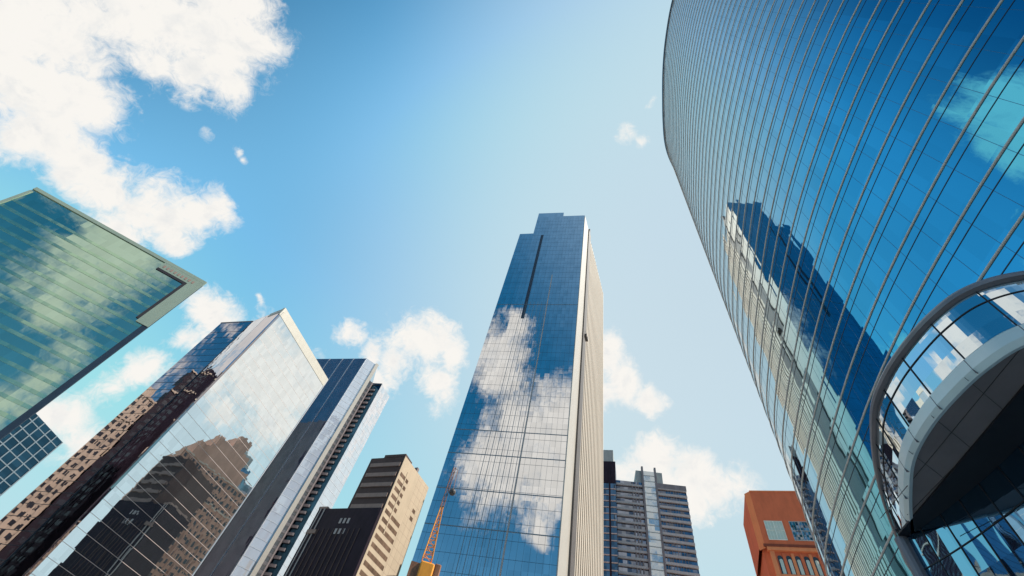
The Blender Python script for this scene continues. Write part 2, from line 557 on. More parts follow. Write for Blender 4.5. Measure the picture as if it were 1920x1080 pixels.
def at_h(k):                    # footprints below are for a 100 m high wall seen from the eye; scale to this building's height
    return k

# ------------------------------------------------------------------ ground
bm = bmesh.new()
bmesh.ops.create_grid(bm, x_segments=8, y_segments=8, size=4000)
g = link('ground', bm, M['paving']); g['kind'] = 'structure'
bm = bmesh.new()
for a, b, c, d in [(-400, -60, 400, -46), (-60, 60, 6, 74), (-60, -400, -46, 60)]:
    vs = [bm.verts.new(v) for v in ((a, b, 0.006), (c, b, 0.006), (c, d, 0.006), (a, d, 0.006))]
    bm.faces.new(vs)
g = link('road', bm, M['asphalt']); g['kind'] = 'structure'

# ------------------------------------------------------------------ the curved blue tower on the right
S = 1.8
FL = 1.928 * S
HT = 1.6 + 100 * S
T = empty('curved_glass_tower', (30 * S, 0, 0), 'huge curved blue glass tower with horizontal steel rails and a rounded canopy at its foot', 'skyscraper')
front = sc([(16.5, -34), (14.2, -20), (13.0, -10), (12.72, -5), (12.78, -2), (13.2, 1), (13.95, 4.2), (14.95, 7.6), (16.35, 11.4), (18.0, 15.2), (19.95, 19.4), (22.2, 23.5), (24.8, 26.6), (28.4, 29.4), (33, 31), (38, 30)], S)
fpath = catmull(front, 5)
closed = fpath + sc([(46, 18), (46, -34)], S)
o = link('glass_wall', prism_bm(closed, 0, HT, False), M['curved_glass'], T)
bm = bmesh.new()
f_ = bm.faces.new([bm.verts.new((x, y, HT - 0.01)) for x, y in closed])
bmesh.ops.triangulate(bm, faces=[f_])
link('roof', bm, M['grey_cap'], T)
# smooth shading on the wall so the mirrored sky bends continuously
for p_ in o.data.polygons:
    p_.use_smooth = abs(p_.normal.z) < 0.5
def ring(name, z, prof, mat, smooth=False):
    return link(name, sweep_bm(fpath, -1, [(w, z + dz) for w, dz in prof]), mat, T, smooth)
rail_prof = [(-0.05, -0.085), (0.04, -0.09), (0.075, -0.05), (0.085, 0.0), (0.075, 0.05), (0.04, 0.09), (-0.05, 0.085)]
slim_prof = [(-0.05, -0.03), (0.02, -0.03), (0.02, 0.03), (-0.05, 0.03)]
r1 = r2 = None
k = 1
Z0 = 1.6 + 20.06 * S - 10 * FL
while Z0 + k * FL < HT - 1:
    z = Z0 + k * FL
    if r1 is None:
        r1 = ring('floor_rail', z, rail_prof, M['steel'])
        r2 = ring('floor_joint', z - 0.95, slim_prof, M['dark_joint'])
        zb = z
    else:
        copy_part(r1, (0, 0, z - zb)); copy_part(r2, (0, 0, z - zb))
    k += 1
ring('parapet', HT, [(-0.3, -0.9), (0.25, -0.8), (0.4, -0.2), (0.3, 0.2), (-0.3, 0.3)], M['blue_joint'])
# vertical pane joints
acc_len, nxt, mi = 0.0, 0.75, 0
fn = normals2(fpath, -1)
proto = None
for i in range(len(fpath) - 1):
    a, b = Vector(fpath[i]), Vector(fpath[i + 1])
    L = (b - a).length
    while nxt <= acc_len + L:
        t = (nxt - acc_len) / L
        q = a.lerp(b, t); n = fn[i].lerp(fn[i + 1], t).normalized()
        if q.y > -22 and q.y < 52 and mi < 100:
            if proto is None:
                bmm = bmesh.new()
                add_prism(bmm, [(-0.05, -0.012), (0.008, -0.012), (0.008, 0.012), (-0.05, 0.012)], 0, HT - 1)
                proto = link('mullion', bmm, M['blue_line'], T)
                mm = proto
            else:
                mm = copy_part(proto)
            mm.rotation_euler = (0, 0, math.atan2(n.y, n.x))
            mm.location = Vector((q.x, q.y, 0)) - T.location
            mi += 1
        nxt += 2.1
    acc_len += L

# the projecting canopy: bullnose ring, glass drum, pale fascia, brown soffit, glazed lobby below
CAN = sc([(15.5, -1.6), (13.2, 0.2), (11.4, 1.7), (10.1, 2.45), (9.45, 2.9), (9.1, 3.4), (9.0, 4.0), (9.03, 4.7), (9.22, 5.7), (9.62, 6.75), (10.25, 7.7), (11.2, 8.9), (12.3, 10.1), (13.7, 11.45), (15.3, 12.9), (17.6, 14.2)], S)
cpath = catmull(CAN, 6)
ZS, ZF, ZT = 1.6 + 7.7 * S, 1.6 + 8.12 * S, 1.6 + 9.35 * S
cn = empty('canopy', (0, 0, 0), 'x', 'x')
del cn['label'], cn['category']
cn.parent = T
cn.location = -T.location
def cpart(name, bm_, mat, smooth=False):
    return link(name, bm_, mat, cn, smooth)
cpart('bullnose_rail', sweep_bm(cpath, -1, [(-0.3, ZT + 0.18), (-0.12, ZT + 0.21), (0.02, ZT + 0.15), (0.08, ZT + 0.02), (0.05, ZT - 0.12), (-0.08, ZT - 0.19), (-0.3, ZT - 0.17)], lambda i: max(0.38, min(1.0, 1.0 - (i - 58) / 22)), ZT), M['bullnose'])
cpart('glass_band', sweep_bm(cpath, -1, [(-0.12, ZF + 0.002), (-0.12, ZT - 0.1), (-1.0, ZT - 0.1), (-1.0, ZF + 0.002)]), M['canopy_glass'])
cpart('fascia', sweep_bm(cpath, -1, [(-0.12, ZS - 0.02), (-0.02, ZS + 0.2), (-0.02, ZF - 0.1), (-0.2, ZF), (-0.24, ZF), (-0.24, ZS - 0.02)]), M['fascia'])
cnn = normals2(cpath, -1)
cum, nx_ = 0.0, 1.0
for i in range(len(cpath) - 1):
    a_, b_ = Vector(cpath[i]), Vector(cpath[i + 1])
    L_ = (b_ - a_).length
    while nx_ <= cum + L_:
        q = a_.lerp(b_, (nx_ - cum) / L_); n = cnn[i]; t_ = Vector((-n.y, n.x))
        bm_ = bmesh.new()
        add_prism(bm_, [tuple(q + n * w + t_ * h) for w, h in ((-0.3, -0.02), (-0.09, -0.02), (-0.09, 0.02), (-0.3, 0.02))], ZF + 0.01, ZT - 0.12)
        cpart('glazing_bar', bm_, M['black'])
        bm_ = bmesh.new()
        add_prism(bm_, [tuple(q + n * w + t_ * h) for w, h in ((-0.2, -0.012), (-0.012, -0.012), (-0.012, 0.012), (-0.2, 0.012))], ZS + 0.01, ZF - 0.09)
        cpart('panel_joint', bm_, M['g_wall'])
        nx_ += 1.9
    cum += L_
cpart('glazing_rail', sweep_bm(cpath, -1, [(-0.14, (ZF + ZT) / 2 + 0.3), (-0.09, (ZF + ZT) / 2 + 0.3), (-0.09, (ZF + ZT) / 2 + 0.34), (-0.14, (ZF + ZT) / 2 + 0.34)]), M['black'])
lob = sc([(11.55, 9.4), (11.5, 8.2), (11.35, 6.9), (11.1, 5.6), (10.75, 4.2), (10.4, 2.6)], S)
def flat(name, poly, z0, z1, mat):
    bm_ = bmesh.new()
    add_prism(bm_, poly, z0, z1)
    bmesh.ops.triangulate(bm_, faces=[f for f in bm_.faces if len(f.verts) > 4])
    return cpart(name, bm_, mat)
inner = [(p_[0] - n.x * 0 - n.x * -0, p_[1]) for p_, n in zip(cpath, normals2(cpath, -1))]
ins = [(p_[0] - n.x * 0.15, p_[1] - n.y * 0.15) for p_, n in zip(cpath, normals2(cpath, -1))]
flat('soffit', ins, ZS + 0.05, ZS + 0.2, M['soffit'])
for q0, q1 in (((8.95, 4.4), (11.3, 5.3)), ((9.15, 5.5), (11.4, 6.4)), ((9.5, 6.6), (11.5, 7.4)), ((9.2, 3.3), (10.6, 9.0)), ((9.9, 3.2), (11.0, 8.6))):
    a_, b_ = Vector(q0) * S, Vector(q1) * S
    t_ = (b_ - a_).normalized(); n_ = Vector((-t_.y, t_.x)) * 0.008
    flat('soffit_joint', [tuple(a_ - n_), tuple(b_ - n_), tuple(b_ + n_), tuple(a_ + n_)], ZS + 0.035, ZS + 0.06, M['groove'])
flat('soffit_recess', [(11.33 * S, 9.38 * S), (9.6 * S, 2.9 * S), (13 * S, 2.0 * S), (14 * S, 8 * S), (14.3 * S, 11 * S)], ZS - 0.02, ZS + 0.06, M['black'])
lp = catmull(lob, 4)
cpart('lobby_glass', sweep_bm(lp, 1, [(0, 0), (0, ZS - 0.03), (-0.3, ZS - 0.03), (-0.3, 0)]), M['lobby_glass'])
for zz in frange(1.0, ZS - 1, 2.6):
    cpart('transom', sweep_bm(lp, 1, [(-0.05, zz), (0.03, zz), (0.03, zz + 0.04), (-0.05, zz + 0.04)]), M['black'])
ln = normals2(lp, 1)
for i in range(0, len(lp), 2):
    bm_ = bmesh.new(); q = Vector(lp[i]); n = ln[i]
    t_ = Vector((-n.y, n.x))
    c1 = [(q + n * w + t_ * h) for w, h in ((-0.05, -0.02), (0.03, -0.02), (0.03, 0.02), (-0.05, 0.02))]
    add_prism(bm_, [(v.x, v.y) for v in c1], 0, ZS - 0.04)
    cpart('lobby_mullion', bm_, M['black'])
bm_ = bmesh.new()
q = Vector((11.5 * S, 9.5 * S))
add_prism(bm_, [(q.x + 0.28 * math.cos(t), q.y + 0.28 * math.sin(t)) for t in [math.pi * 2 * j / 12 for j in range(12)]], 0, ZS - 0.02)
cpart('column', bm_, M['bullnose'])

# ------------------------------------------------------------------ the tall central tower
B = empty('central_tower', (12, 115, 0), 'tall slender blue glass tower with stepped top and cream ribbed side wall', 'skyscraper')
HM, HL = 231.6, 208.5
pa, pb = (2.5, 109.0), (26.2, 100.3)
pl = (-4.0, 111.5)
Ff = Face(pa, pb, (0, 0))
pc = (14.0 * 2.3, 47.3 * 2.3)
pd = (22.5 * 2.3, 62.1 * 2.3)
link('main_shaft', prism_bm([pa, pb, (30.1, 107.2), (50.8, 141.9), (26, 152), (6, 118)], 0, HM - 3.2), M['f_glass'], B)
link('crown', prism_bm([Ff.pt(0, -0.02), Ff.pt(13.8, -0.02), Ff.pt(13.8, -16), Ff.pt(0, -16)], HM - 3.2, HM + 1.4), M['f_glass'], B)
link('side_shaft', prism_bm([pl, Ff.pt(-0.02, 0.0), (6, 118), (12, 130), (5, 133)], 0, HL), M['f_glass'], B)
Fs = Face(pb, pd, (200, 0))
w1 = 4.6
fbox('white_edge', Fs, 0.0, Fs.L * 0.165, 0, HM - 4, -0.6, 0.25, M['white_metal'], B)
fbox('groove', Fs, Fs.L * 0.165, Fs.L * 0.25, 0, HM - 4.5, -0.6, 0.75, M['groove'], B)
fbox('ribbed_wall', Fs, Fs.L * 0.25, Fs.L, 0, HM - 8, -0.6, 0.15, M['cream_dark'], B)
ribs('rib', Fs, [Fs.L * 0.25 + 1.0 + i * 2.3 for i in range(16)], 0, HM - 7.6, 0.1, 0.5, 1.25, M['cream'], B)
fbox('mast', Fs, Fs.L * 0.22, Fs.L * 0.235, HM - 8, HM + 2.0, -0.5, 0.5, M['groove'], B)
# front facade detail
fbox('recess', Ff, 4.2, 5.5, 137, HL - 2, -0.3, 0.04, M['dark_joint'], B)
fbox('seam', Ff, 13.2, 13.5, 0, 168, -0.1, 0.3, M['g_slab'], B)
ribs('fin', Ff, [3.6 + i * 1.5 for i in range(7)], 0, 148, -0.1, 0.12, 0.10, M['b_grid'], B)
ribs('mullion', Ff, [1.2 + i * 1.5 for i in range(17)], 0, HM - 5, -0.05, 0.02, 0.04, M['blue_joint'], B)
Fl = Face(pl, pa, (0, 0))
ribs('mullion', Fl, [1.2 + i * 1.5 for i in range(4)], 0, HL - 1, -0.05, 0.02, 0.04, M['blue_joint'], B)
levels('floor_line', Ff, frange(10, HM - 6, 4.0), 0, Ff.L, 0.07, -0.05, 0.015, M['blue_joint'], B)
levels('floor_line', Fl, frange(10, HL - 4, 4.0), 0, Fl.L, 0.07, -0.05, 0.015, M['blue_joint'], B)
for zz in (56, 65.5, 76, 84, 146):
    fbox('plant_floor_band', Ff, -0.05, Ff.L, zz, zz + 0.22, -0.05, 0.06, M['b_grid'], B)
    fbox('plant_floor_band', Fl, 0, Fl.L + 0.02, zz, zz + 0.22, -0.05, 0.06, M['b_grid'], B)
Fside = Face(pl, (5, 133), (-50, 120))
# window cleaning cradle
q = Fs.pt(Fs.L * 0.235, 0.7)
cr = empty('cleaning_cradle', (q[0], q[1], 140), 'small dark window cleaning cradle hanging on the cream side of the central tower', 'cradle')
bm = bmesh.new()
Fs.box(bm, Fs.L * 0.2, Fs.L * 0.26, 139, 140.2, 0.7, 1.6)
link('basket', bm, M['groove'], cr)
bm = bmesh.new()
for uu in (0.205, 0.255):
    Fs.box(bm, Fs.L * uu, Fs.L * uu + 0.12, 140.2, 142.4, 1.1, 1.2)
link('hanger', bm, M['groove'], cr)

# ------------------------------------------------------------------ green glass tower, upper left
k = 1.0
HA = 101.6
a0, a1 = (-139.0, 84.4), (-91.1, 101.4)
FA = Face(a0, a1, (0, 0))
A = empty('green_glass_tower', (-115, 105, 0), 'green glass office block mirroring pale clouds in its banded facade', 'office tower')
link('glass_wall', prism_bm([a0, a1, (a1[0] - 34, a1[1] + 27), (a0[0] - 30, a0[1] + 27)], 0, HA), M['a_glass'], A)
levels('floor_band', FA, frange(6, HA - 5.5, 3.15), 0.4, FA.L - 0.3, 0.85, -0.05, 0.06, M['a_band'], A)
fbox('roof_frame', FA, 0, FA.L + 0.3, HA - 0.9, HA + 0.25, -0.3, 0.3, M['a_frame'], A)
fbox('corner_frame', FA, FA.L - 1.1, FA.L + 0.3, 0, HA - 1.6, -0.3, 0.12, M['dark_joint'], A)
fbox('crown_panel', FA, FA.L - 12, FA.L + 0.28, HA - 3.6, HA - 0.9, -0.3, 0.28, M['a_frame'], A)
fbox('side_panel', FA, FA.L - 3.0, FA.L + 0.28, HA - 22, HA - 3.6, -0.3, 0.28, M['a_frame'], A)
fbox('slot', FA, FA.L - 12, FA.L - 3.0, HA - 4.4, HA - 3.6, -0.3, 0.24, M['black'], A)
fbox('slot', FA, FA.L - 3.8, FA.L - 3.0, HA - 21, HA - 4.4, -0.3, 0.24, M['black'], A)
ribs('louvre', FA, [FA.L - 11 + i * 1.1 for i in range(9)], HA - 2.9, HA - 1.9, 0.2, 0.34, 0.55, M['e_band'], A)
fbox('left_frame', FA, 0, 0.8, 0, HA - 1.6, -0.3, 0.2, M['a_frame'], A)

# ------------------------------------------------------------------ dark gridded block behind it
kb = 1.3
b0, b1 = (-181.5 * kb, 229.1 * kb), (-187.0 * kb, 210.7 * kb)
FBd = Face(b0, b1, (0, 0))
HB = 1.6 + 100 * kb
Bb = empty('dark_grid_block', (-250, 270, 0), 'dark blue office block with pale window grid, below the green glass tower', 'office building')
link('glass_wall', prism_bm([FBd.pt(0), FBd.pt(60), FBd.pt(60, -30), FBd.pt(0, -30)], 0, HB), M['b_glass'], Bb)
ribs('grid_post', FBd, [0.4 + 5.9 * i for i in range(11)], 0, HB, -0.1, 0.3, 0.7, M['b_grid'], Bb)
levels('grid_beam', FBd, frange(8, HB, 5.2), 0, 60, 0.5, -0.1, 0.22, M['b_grid'], Bb)

# ------------------------------------------------------------------ mirrored tower with the pointed corner
kc = 1.6
HC = 1.6 + 100 * kc
c0, c1, c2, c3 = sc([(-88.1, 116.9), (-76.7, 111.8), (-65.4, 102.1), (-51.6, 129.3)], kc)
C_ = empty('mirrored_corner_tower', (-112, 190, 0), 'mirrored tower with pointed corner and pale stone roof edge, mirroring a brown stepped building', 'skyscraper')
F1, F2, F3 = Face(c0, c1, (0, 0)), Face(c1, c2, (0, 0)), Face(c2, c3, (100, 150))
def wall(name, F, z0, z1, mat, parent, u0=0, u1=None):
    u1 = F.L if u1 is None else u1
    return fbox(name, F, u0, u1, z0, z1, -0.8, 0.0, mat, parent)
link('core', prism_bm([F1.pt(0.9, -0.9), F1.pt(F1.L, -0.9), F2.pt(F2.L - 1.4, -1.2), F3.pt(F3.L - 0.9, -0.9), (-118, 218), (-150, 206)], 0, HC - 0.5), M['c_trim'], C_)
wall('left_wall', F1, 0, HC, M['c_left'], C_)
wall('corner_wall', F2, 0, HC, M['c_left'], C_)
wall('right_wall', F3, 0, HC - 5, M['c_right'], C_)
link('back_wall', prism_bm([F1.pt(0.5, -0.5), F1.pt(1, -0.9), (-117, 216), (-85, 206), (-84, 208.5), (-118, 219), (-151, 207)], 0, HC - 1), M['d_dark'], C_)
fbox('roof_edge', F3, -0.2, F3.L, HC - 5, HC + 0.2, -0.9, 0.15, M['c_trim'], C_)
fbox('roof_edge', F2, F2.L * 0.55, F2.L + 0.1, HC - 2.5, HC + 0.2, -0.9, 0.15, M['c_trim'], C_)
fbox('roof_edge', F1, -0.1, F1.L, HC - 0.5, HC + 0.2, -0.9, 0.12, M['g_wall'], C_)
fbox('pale_strip', F2, 0.4, F2.L * 0.45, HC - 38, HC - 1, -0.1, 0.06, M['d_pale'], C_)
fbox('corner_seam', F2, -0.1, 0.3, 0, HC - 0.3, -0.3, 0.2, M['dark_joint'], C_)
fbox('corner_seam', F3, F3.L - 0.25, F3.L + 0.05, 0, HC - 0.3, -0.3, 0.2, M['line_white'], C_)
levels('floor_line', F3, frange(8, HC - 10, 4.4), 0.2, F3.L - 0.3, 0.12, -0.05, 0.03, M['rose_line'], C_)
levels('floor_line', F1, frange(8, HC - 6, 4.4), 0.2, F1.L - 0.1, 0.16, -0.05, 0.06, M['blue_joint'], C_)

# ------------------------------------------------------------------ slim tower beside it: violet front, silver sides
kd = 1.95
HD = 1.6 + 100 * kd
dp = sc([(-56.2, 120.9), (-38.5, 113.4), (-34.8, 115.2), (-35.9, 124.6), (-32.6, 123.4), (-29.6, 128.6)], kd)
Dt = empty('slim_silver_tower', (-82, 240, 0), 'slim tower with dark violet front and silver sides, right of the pointed mirrored tower', 'skyscraper')
G1_, G2_, G3_, G4_, G5_ = [Face(dp[i], dp[i + 1], (0, 0) if i in (0, 1, 3) else (100, 150)) for i in range(5)]
link('core', prism_bm([G1_.pt(0.5, -1.0), G1_.pt(G1_.L - 2, -1.2), G3_.pt(1.5, -1.5), G4_.pt(0, -1.2), G5_.pt(1, -1.2), G5_.pt(G5_.L, -1.2), (-80, 280), (-118, 262)], 0, HD - 1), M['g_wall'], Dt)
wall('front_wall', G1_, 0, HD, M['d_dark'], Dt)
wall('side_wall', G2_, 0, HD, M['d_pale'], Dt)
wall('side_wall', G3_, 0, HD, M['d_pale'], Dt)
wall('slot_wall', G4_, 0, HD, M['b_glass'], Dt)
wall('rear_wall', G5_, 0, HD, M['d_pale'], Dt)
ribs('white_line', G1_, [G1_.L * 0.30, G1_.L * 0.55, G1_.L * 0.76, G1_.L - 0.15], 0, HD, -0.1, 0.25, 0.45, M['line_white'], Dt)
ribs('edge_fin', G2_, [G2_.L - 0.5], 0, HD + 0.5, -0.3, 0.7, 2.0, M['white_metal'], Dt)
levels('balcony', G4_, frange(10, HD - 4, 3.6), 0.4, G4_.L * 0.6, 1.3, -0.1, 0.8, M['g_wall'], Dt)
fbox('roof_cap', G4_, 0, G4_.L, HD - 1.5, HD + 0.2, -0.9, 0.4, M['dark_joint'], Dt)
levels('floor_line', G2_, frange(10, HD - 4, 3.9), 0, G2_.L, 0.3, -0.05, 0.06, M['line_white'], Dt)
levels('floor_line', G5_, frange(10, HD - 4, 3.9), 0, G5_.L, 0.3, -0.05, 0.06, M['line_white'], Dt)

# ------------------------------------------------------------------ brown concrete block
ke = 1.1
HE = 1.6 + 100 * ke
e0, e1, e2 = sc([(-33.7, 168.0), (-20.7, 160.1), (-9.3, 176.7)], ke)
E_ = empty('brown_concrete_block', (-22, 188, 0), 'brown concrete block with dark banded front and sunlit sand coloured side', 'office building')
E1, E2 = Face(e0, e1, (0, 0)), Face(e1, e2, (100, 100))
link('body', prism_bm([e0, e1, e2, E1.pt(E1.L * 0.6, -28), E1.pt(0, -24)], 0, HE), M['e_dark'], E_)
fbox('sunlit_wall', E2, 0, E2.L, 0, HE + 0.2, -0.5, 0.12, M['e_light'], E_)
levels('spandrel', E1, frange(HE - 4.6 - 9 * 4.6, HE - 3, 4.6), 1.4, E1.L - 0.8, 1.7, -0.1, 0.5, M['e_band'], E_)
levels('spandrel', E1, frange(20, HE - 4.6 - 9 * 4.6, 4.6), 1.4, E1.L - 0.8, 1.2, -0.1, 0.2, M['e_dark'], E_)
fbox('roof_cap', E1, E1.L * 0.38, E1.L, HE, HE + 1.3, -6, 0.1, M['e_dark'], E_)
for i in range(30):
    z = HE - 8 - i * 3.15
    if z < 10:
        break
    u1 = E2.L * (0.34 if i < 5 else 0.56)
    fbox('window', E2, 1.1, u1, z, z + 1.55, 0.0, 0.16, M['e_glass'], E_)
    if i > 24 or i in (2, 3):
        fbox('window', E2, E2.L * 0.75, E2.L * 0.85, z, z + 1.5, 0.0, 0.16, M['e_glass'], E_)
ribs('pier', E2, [5.2], HE - 30, HE - 4, 0.1, 0.28, 0.5, M['e_light'], E_)
levels('joint', E2, frange(HE - 90, HE - 1, 3.15), E2.L * 0.58, E2.L, 0.07, 0.05, 0.125, M['e_band'], E_)
ribs('joint', E2, [E2.L * f_ for f_ in (0.6, 0.72, 0.87)], 0, HE, 0.05, 0.127, 0.07, M['e_band'], E_)
bm = bmesh.new(); E2.box(bm, E2.L * 0.47, E2.L * 0.53, HE, HE + 2.2, -1.6, -0.1)
link('roof_vent', bm, M['g_wall'], E_)

# low navy annex in front of its shaded side
J = empty('navy_annex', (-28, 170, 0), 'low navy annex with pale pipes in front of the brown concrete block', 'building')
zj = 1.6 + 86.5
JF = Face(E1.pt(-12.2, 1.4), E1.pt(E1.L - 0.02, 1.4), (0, 0))
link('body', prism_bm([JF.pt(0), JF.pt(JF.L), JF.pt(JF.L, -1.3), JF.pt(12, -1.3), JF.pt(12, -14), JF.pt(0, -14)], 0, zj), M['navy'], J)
fbox('roof_cap', JF, -0.1, 4.0, zj, zj + 0.8, -14, 0.2, M['e_band'], J)
ribs('pipe', JF, [1.2, 3.0], 0, zj, 0.0, 0.3, 0.35, M['g_slab'], J)
fbox('bracket', JF, 0.2, 4.4, zj - 10, zj - 8.5, 0, 0.5, M['e_band'], J)
ribs('pier', JF, [5 + 2.3 * i for i in range(9)], 0, zj - 8, 0, 0.18, 0.35, M['e_dark'], J)
for i in range(3):
    for j in range(2):
        fbox('window', JF, 12.6 + i * 1.8, 13.5 + i * 1.8, zj - 6 - j * 4, zj - 4 - j * 4, 0, 0.06, M['g_slab'], J)

# ------------------------------------------------------------------ two grey towers right of centre
kg = 1.8
HG = 1.6 + 100 * kg
def PG(x, y, kk=1.0): return (x * kg * kk, y * kg * kk)
N1 = empty('navy_slim_tower', (86, 225, 0), 'slim navy tower with grey cap squeezed beside the central tower', 'apartment tower')
nk = 0.955
q0, q1 = (41.0 * kg, 126.2 * kg), (48.8 * kg, 122.7 * kg)
NF = Face(q0, q1, (0, 0))
HN = HG - 7
link('glass_wall', prism_bm([NF.pt(0), NF.pt(NF.L), NF.pt(NF.L, -12), NF.pt(0, -12)], 0, HN), M['g_navy'], N1)
fbox('cap', NF, 0, NF.L - 1.2, HN, HN + 9, -10, -0.8, M['grey_cap'], N1)
fbox('top_band', NF, 0, NF.L + 0.05, HN - 14, HN + 0.3, -0.3, 0.15, M['navy'], N1)
levels('slab_edge', NF, frange(20, HN - 16, 3.6), NF.L * 0.30, NF.L, 0.5, -0.1, 0.35, M['g_slab'], N1)
ribs('pier', NF, [NF.L * 0.52, NF.L * 0.78], 0, HN, -0.1, 0.5, 0.9, M['navy'], N1)
W = empty('grey_slab_tower', (120, 240, 0), 'grey tower with stacked slabs and a pale glazed strip between two dark fins', 'apartment tower')
zw = HG - 6.2
w0, w1_ = (53.5 * kg * 0.966, 137.2 * kg * 0.966), (76.9 * kg * 0.966, 130.0 * kg * 0.966)
WF = Face(w0, w1_, (0, 0))
HW = 1.6 + 100 * kg * 0.966
link('body', prism_bm([WF.pt(0), WF.pt(WF.L), WF.pt(WF.L, -20), WF.pt(0, -20)], 0, HW), M['g_glass'], W)
uL, uR = WF.L * 0.42, WF.L * 0.60
fbox('penthouse', WF, WF.L * 0.33, WF.L * 0.70, HW, HW + 8.2, -14, 0.0, M['grey_cap'], W)
fbox('stair_glass', WF, uL, uR, 0, HW + 7.6, -0.1, 1.0, M['g_pale'], W)
for uu in (uL, uR):
    fbox('fin', WF, uu - 0.55, uu + 0.55, 0, HW + 10.5, -0.2, 1.5, M['g_wall'], W)
levels('balcony_slab', WF, frange(16, HW - 1, 3.9), 0, uL - 0.55, 1.15, -0.1, 1.0, M['g_slab'], W)
levels('balcony_slab', WF, frange(16, HW - 1, 3.9), uR + 0.55, WF.L, 1.3, -0.1, 1.0, M['g_slab'], W)
levels('floor_band', WF, frange(16, HW + 5, 3.9), uL + 0.55, uR - 0.55, 0.5, 0.9, 1.06, M['grey_cap'], W)
ribs('wall_pier', WF, [WF.L * 0.27, WF.L * 0.31, WF.L * 0.35], 0, HW - 0.5, -0.1, 0.7, 0.7, M['g_wall'], W)
ribs('mullion', WF, [uR + 2 + i * 1.5 for i in range(8)], 0, HW - 0.3, -0.05, 0.12, 0.25, M['g_wall'], W)
fbox('parapet', WF, uR + 0.55, WF.L + 0.1, HW - 3, HW + 0.2, -0.2, 1.05, M['g_wall'], W)

# ------------------------------------------------------------------ red brick building
kh = 1.1
HH = 1.6 + 100 * kh
h0, h1 = (95.7 * kh, 122.4 * kh), (116.0 * kh, 111.8 * kh)
HF = Face(h0, h1, (0, 0))
H_ = empty('red_brick_building', (118, 134, 0), 'rust red brick building with two square windows above a row of arched ones', 'brick building')
zc = HH - 19.4
link('wall', prism_bm([HF.pt(-1.6, -1.6), HF.pt(0, 0), HF.pt(HF.L), HF.pt(HF.L, -22), HF.pt(-1.6, -22)], zc, HH), M['brick'], H_)
link('side_strip', prism_bm([HF.pt(-1.75, -1.7), HF.pt(-0.02, 0.05), HF.pt(0.05, -0.2), HF.pt(-1.5, -1.9)], zc - 1, HH + 0.1), M['brick_light'], H_)
fbox('coping', HF, -0.1, HF.L, HH, HH + 0.35, -0.8, 0.15, M['brick_light'], H_)
# lower body with arcade: wall pieces around the arched openings
lowF = Face(HF.pt(1.3, -0.6), HF.pt(HF.L, -0.6), (0, 0))
link('lower_wall', prism_bm([lowF.pt(-1.9, -2.4), lowF.pt(0, -0.3), lowF.pt(lowF.L, -0.3), lowF.pt(lowF.L, -21), lowF.pt(-1.9, -21)], 0, zc), M['brick'], H_)
fbox('string_course', HF, -0.4, HF.L, zc - 0.5, zc + 0.3, -1.2, 0.35, M['brick_dark'], H_)
fbox('string_course', HF, 0.4, HF.L, zc - 1.6, zc - 0.5, -1.2, 0.15, M['brick_light'], H_)
for uu, dark in ((1.9, 0), (9.6, 1)):
    wdw = fbox('window', HF, uu, uu + 5.4, zc + 2.0, zc + 8.2, -0.1, 0.03, M['pane_dark'] if dark else M['pane_pale'], H_,
               'square window with dark broken looking panes' if dark else 'square window with pale blinds behind four panes')
    bm = bmesh.new()
    zz0, zz1 = zc + 2.0, zc + 8.2
    HF.box(bm, uu - 0.12, uu, zz0, zz1, 0, 0.12); HF.box(bm, uu + 5.4, uu + 5.52, zz0, zz1, 0, 0.12)
    HF.box(bm, uu + 2.6, uu + 2.8, zz0, zz1, 0.03, 0.12)
    HF.box(bm, uu - 0.12, uu + 5.52, zz1, zz1 + 0.15, 0, 0.12); HF.box(bm, uu - 0.12, uu + 5.52, zz0 - 0.25, zz0, 0, 0.2)
    HF.box(bm, uu, uu + 2.6, (zz0 + zz1) / 2 - 0.08, (zz0 + zz1) / 2 + 0.08, 0.03, 0.11); HF.box(bm, uu + 2.8, uu + 5.4, (zz0 + zz1) / 2 - 0.08, (zz0 + zz1) / 2 + 0.08, 0.03, 0.11)
    for fx in (0.87, 1.74, 3.67, 4.54):
        HF.box(bm, uu + fx - 0.03, uu + fx + 0.03, zz0, zz1, 0.03, 0.09)
    fr = link('window_frame', bm, M['white_paint'] if not dark else M['g_slab'], H_)
def arch_bm(F, uc, w, zb, zt, w0, w1, seg=10):
    r_ = w / 2
    zs_ = zt - r_
    prof = [(uc - r_, zb), (uc + r_, zb)] + [(uc + r_ * math.cos(t), zs_ + r_ * math.sin(t)) for t in [math.pi * i / seg for i in range(seg + 1)]]
    bm_ = bmesh.new()
    uvl = bm_.loops.layers.uv.new('UVMap')
    fr_ = [bm_.verts.new(F.pt(u, w1) + (z,)) for u, z in prof]
    bk = [bm_.verts.new(F.pt(u, w0) + (z,)) for u, z in prof]
    f_ = bm_.faces.new(fr_)
    for lp_, (u, z) in zip(f_.loops, prof):
        lp_[uvl].uv = (u, z)
    n_ = len(prof)
    for i in range(n_):
        bm_.faces.new((fr_[i], fr_[(i + 1) % n_], bk[(i + 1) % n_], bk[i]))
    bm_.faces.new(bk[::-1])
    return bm_
for i in range(8):
    uc = 2.3 + i * 2.55
    if uc > lowF.L:
        break
    wdw = link('arched_window', arch_bm(lowF, uc, 1.5, zc - 8.6, zc - 2.8, -0.4, -0.22), M['window_dark'], H_)
    link('pane', arch_bm(lowF, uc + 0.1, 1.0, zc - 8.5, zc - 3.9, -0.3, -0.16), M['pane_pale'], wdw)
    fbox('arcade_pier', lowF, uc + 0.85, uc + 1.7, zc - 8.8, zc - 2.2, -0.3, 0.12, M['brick_light' if i % 2 else 'brick'], H_)
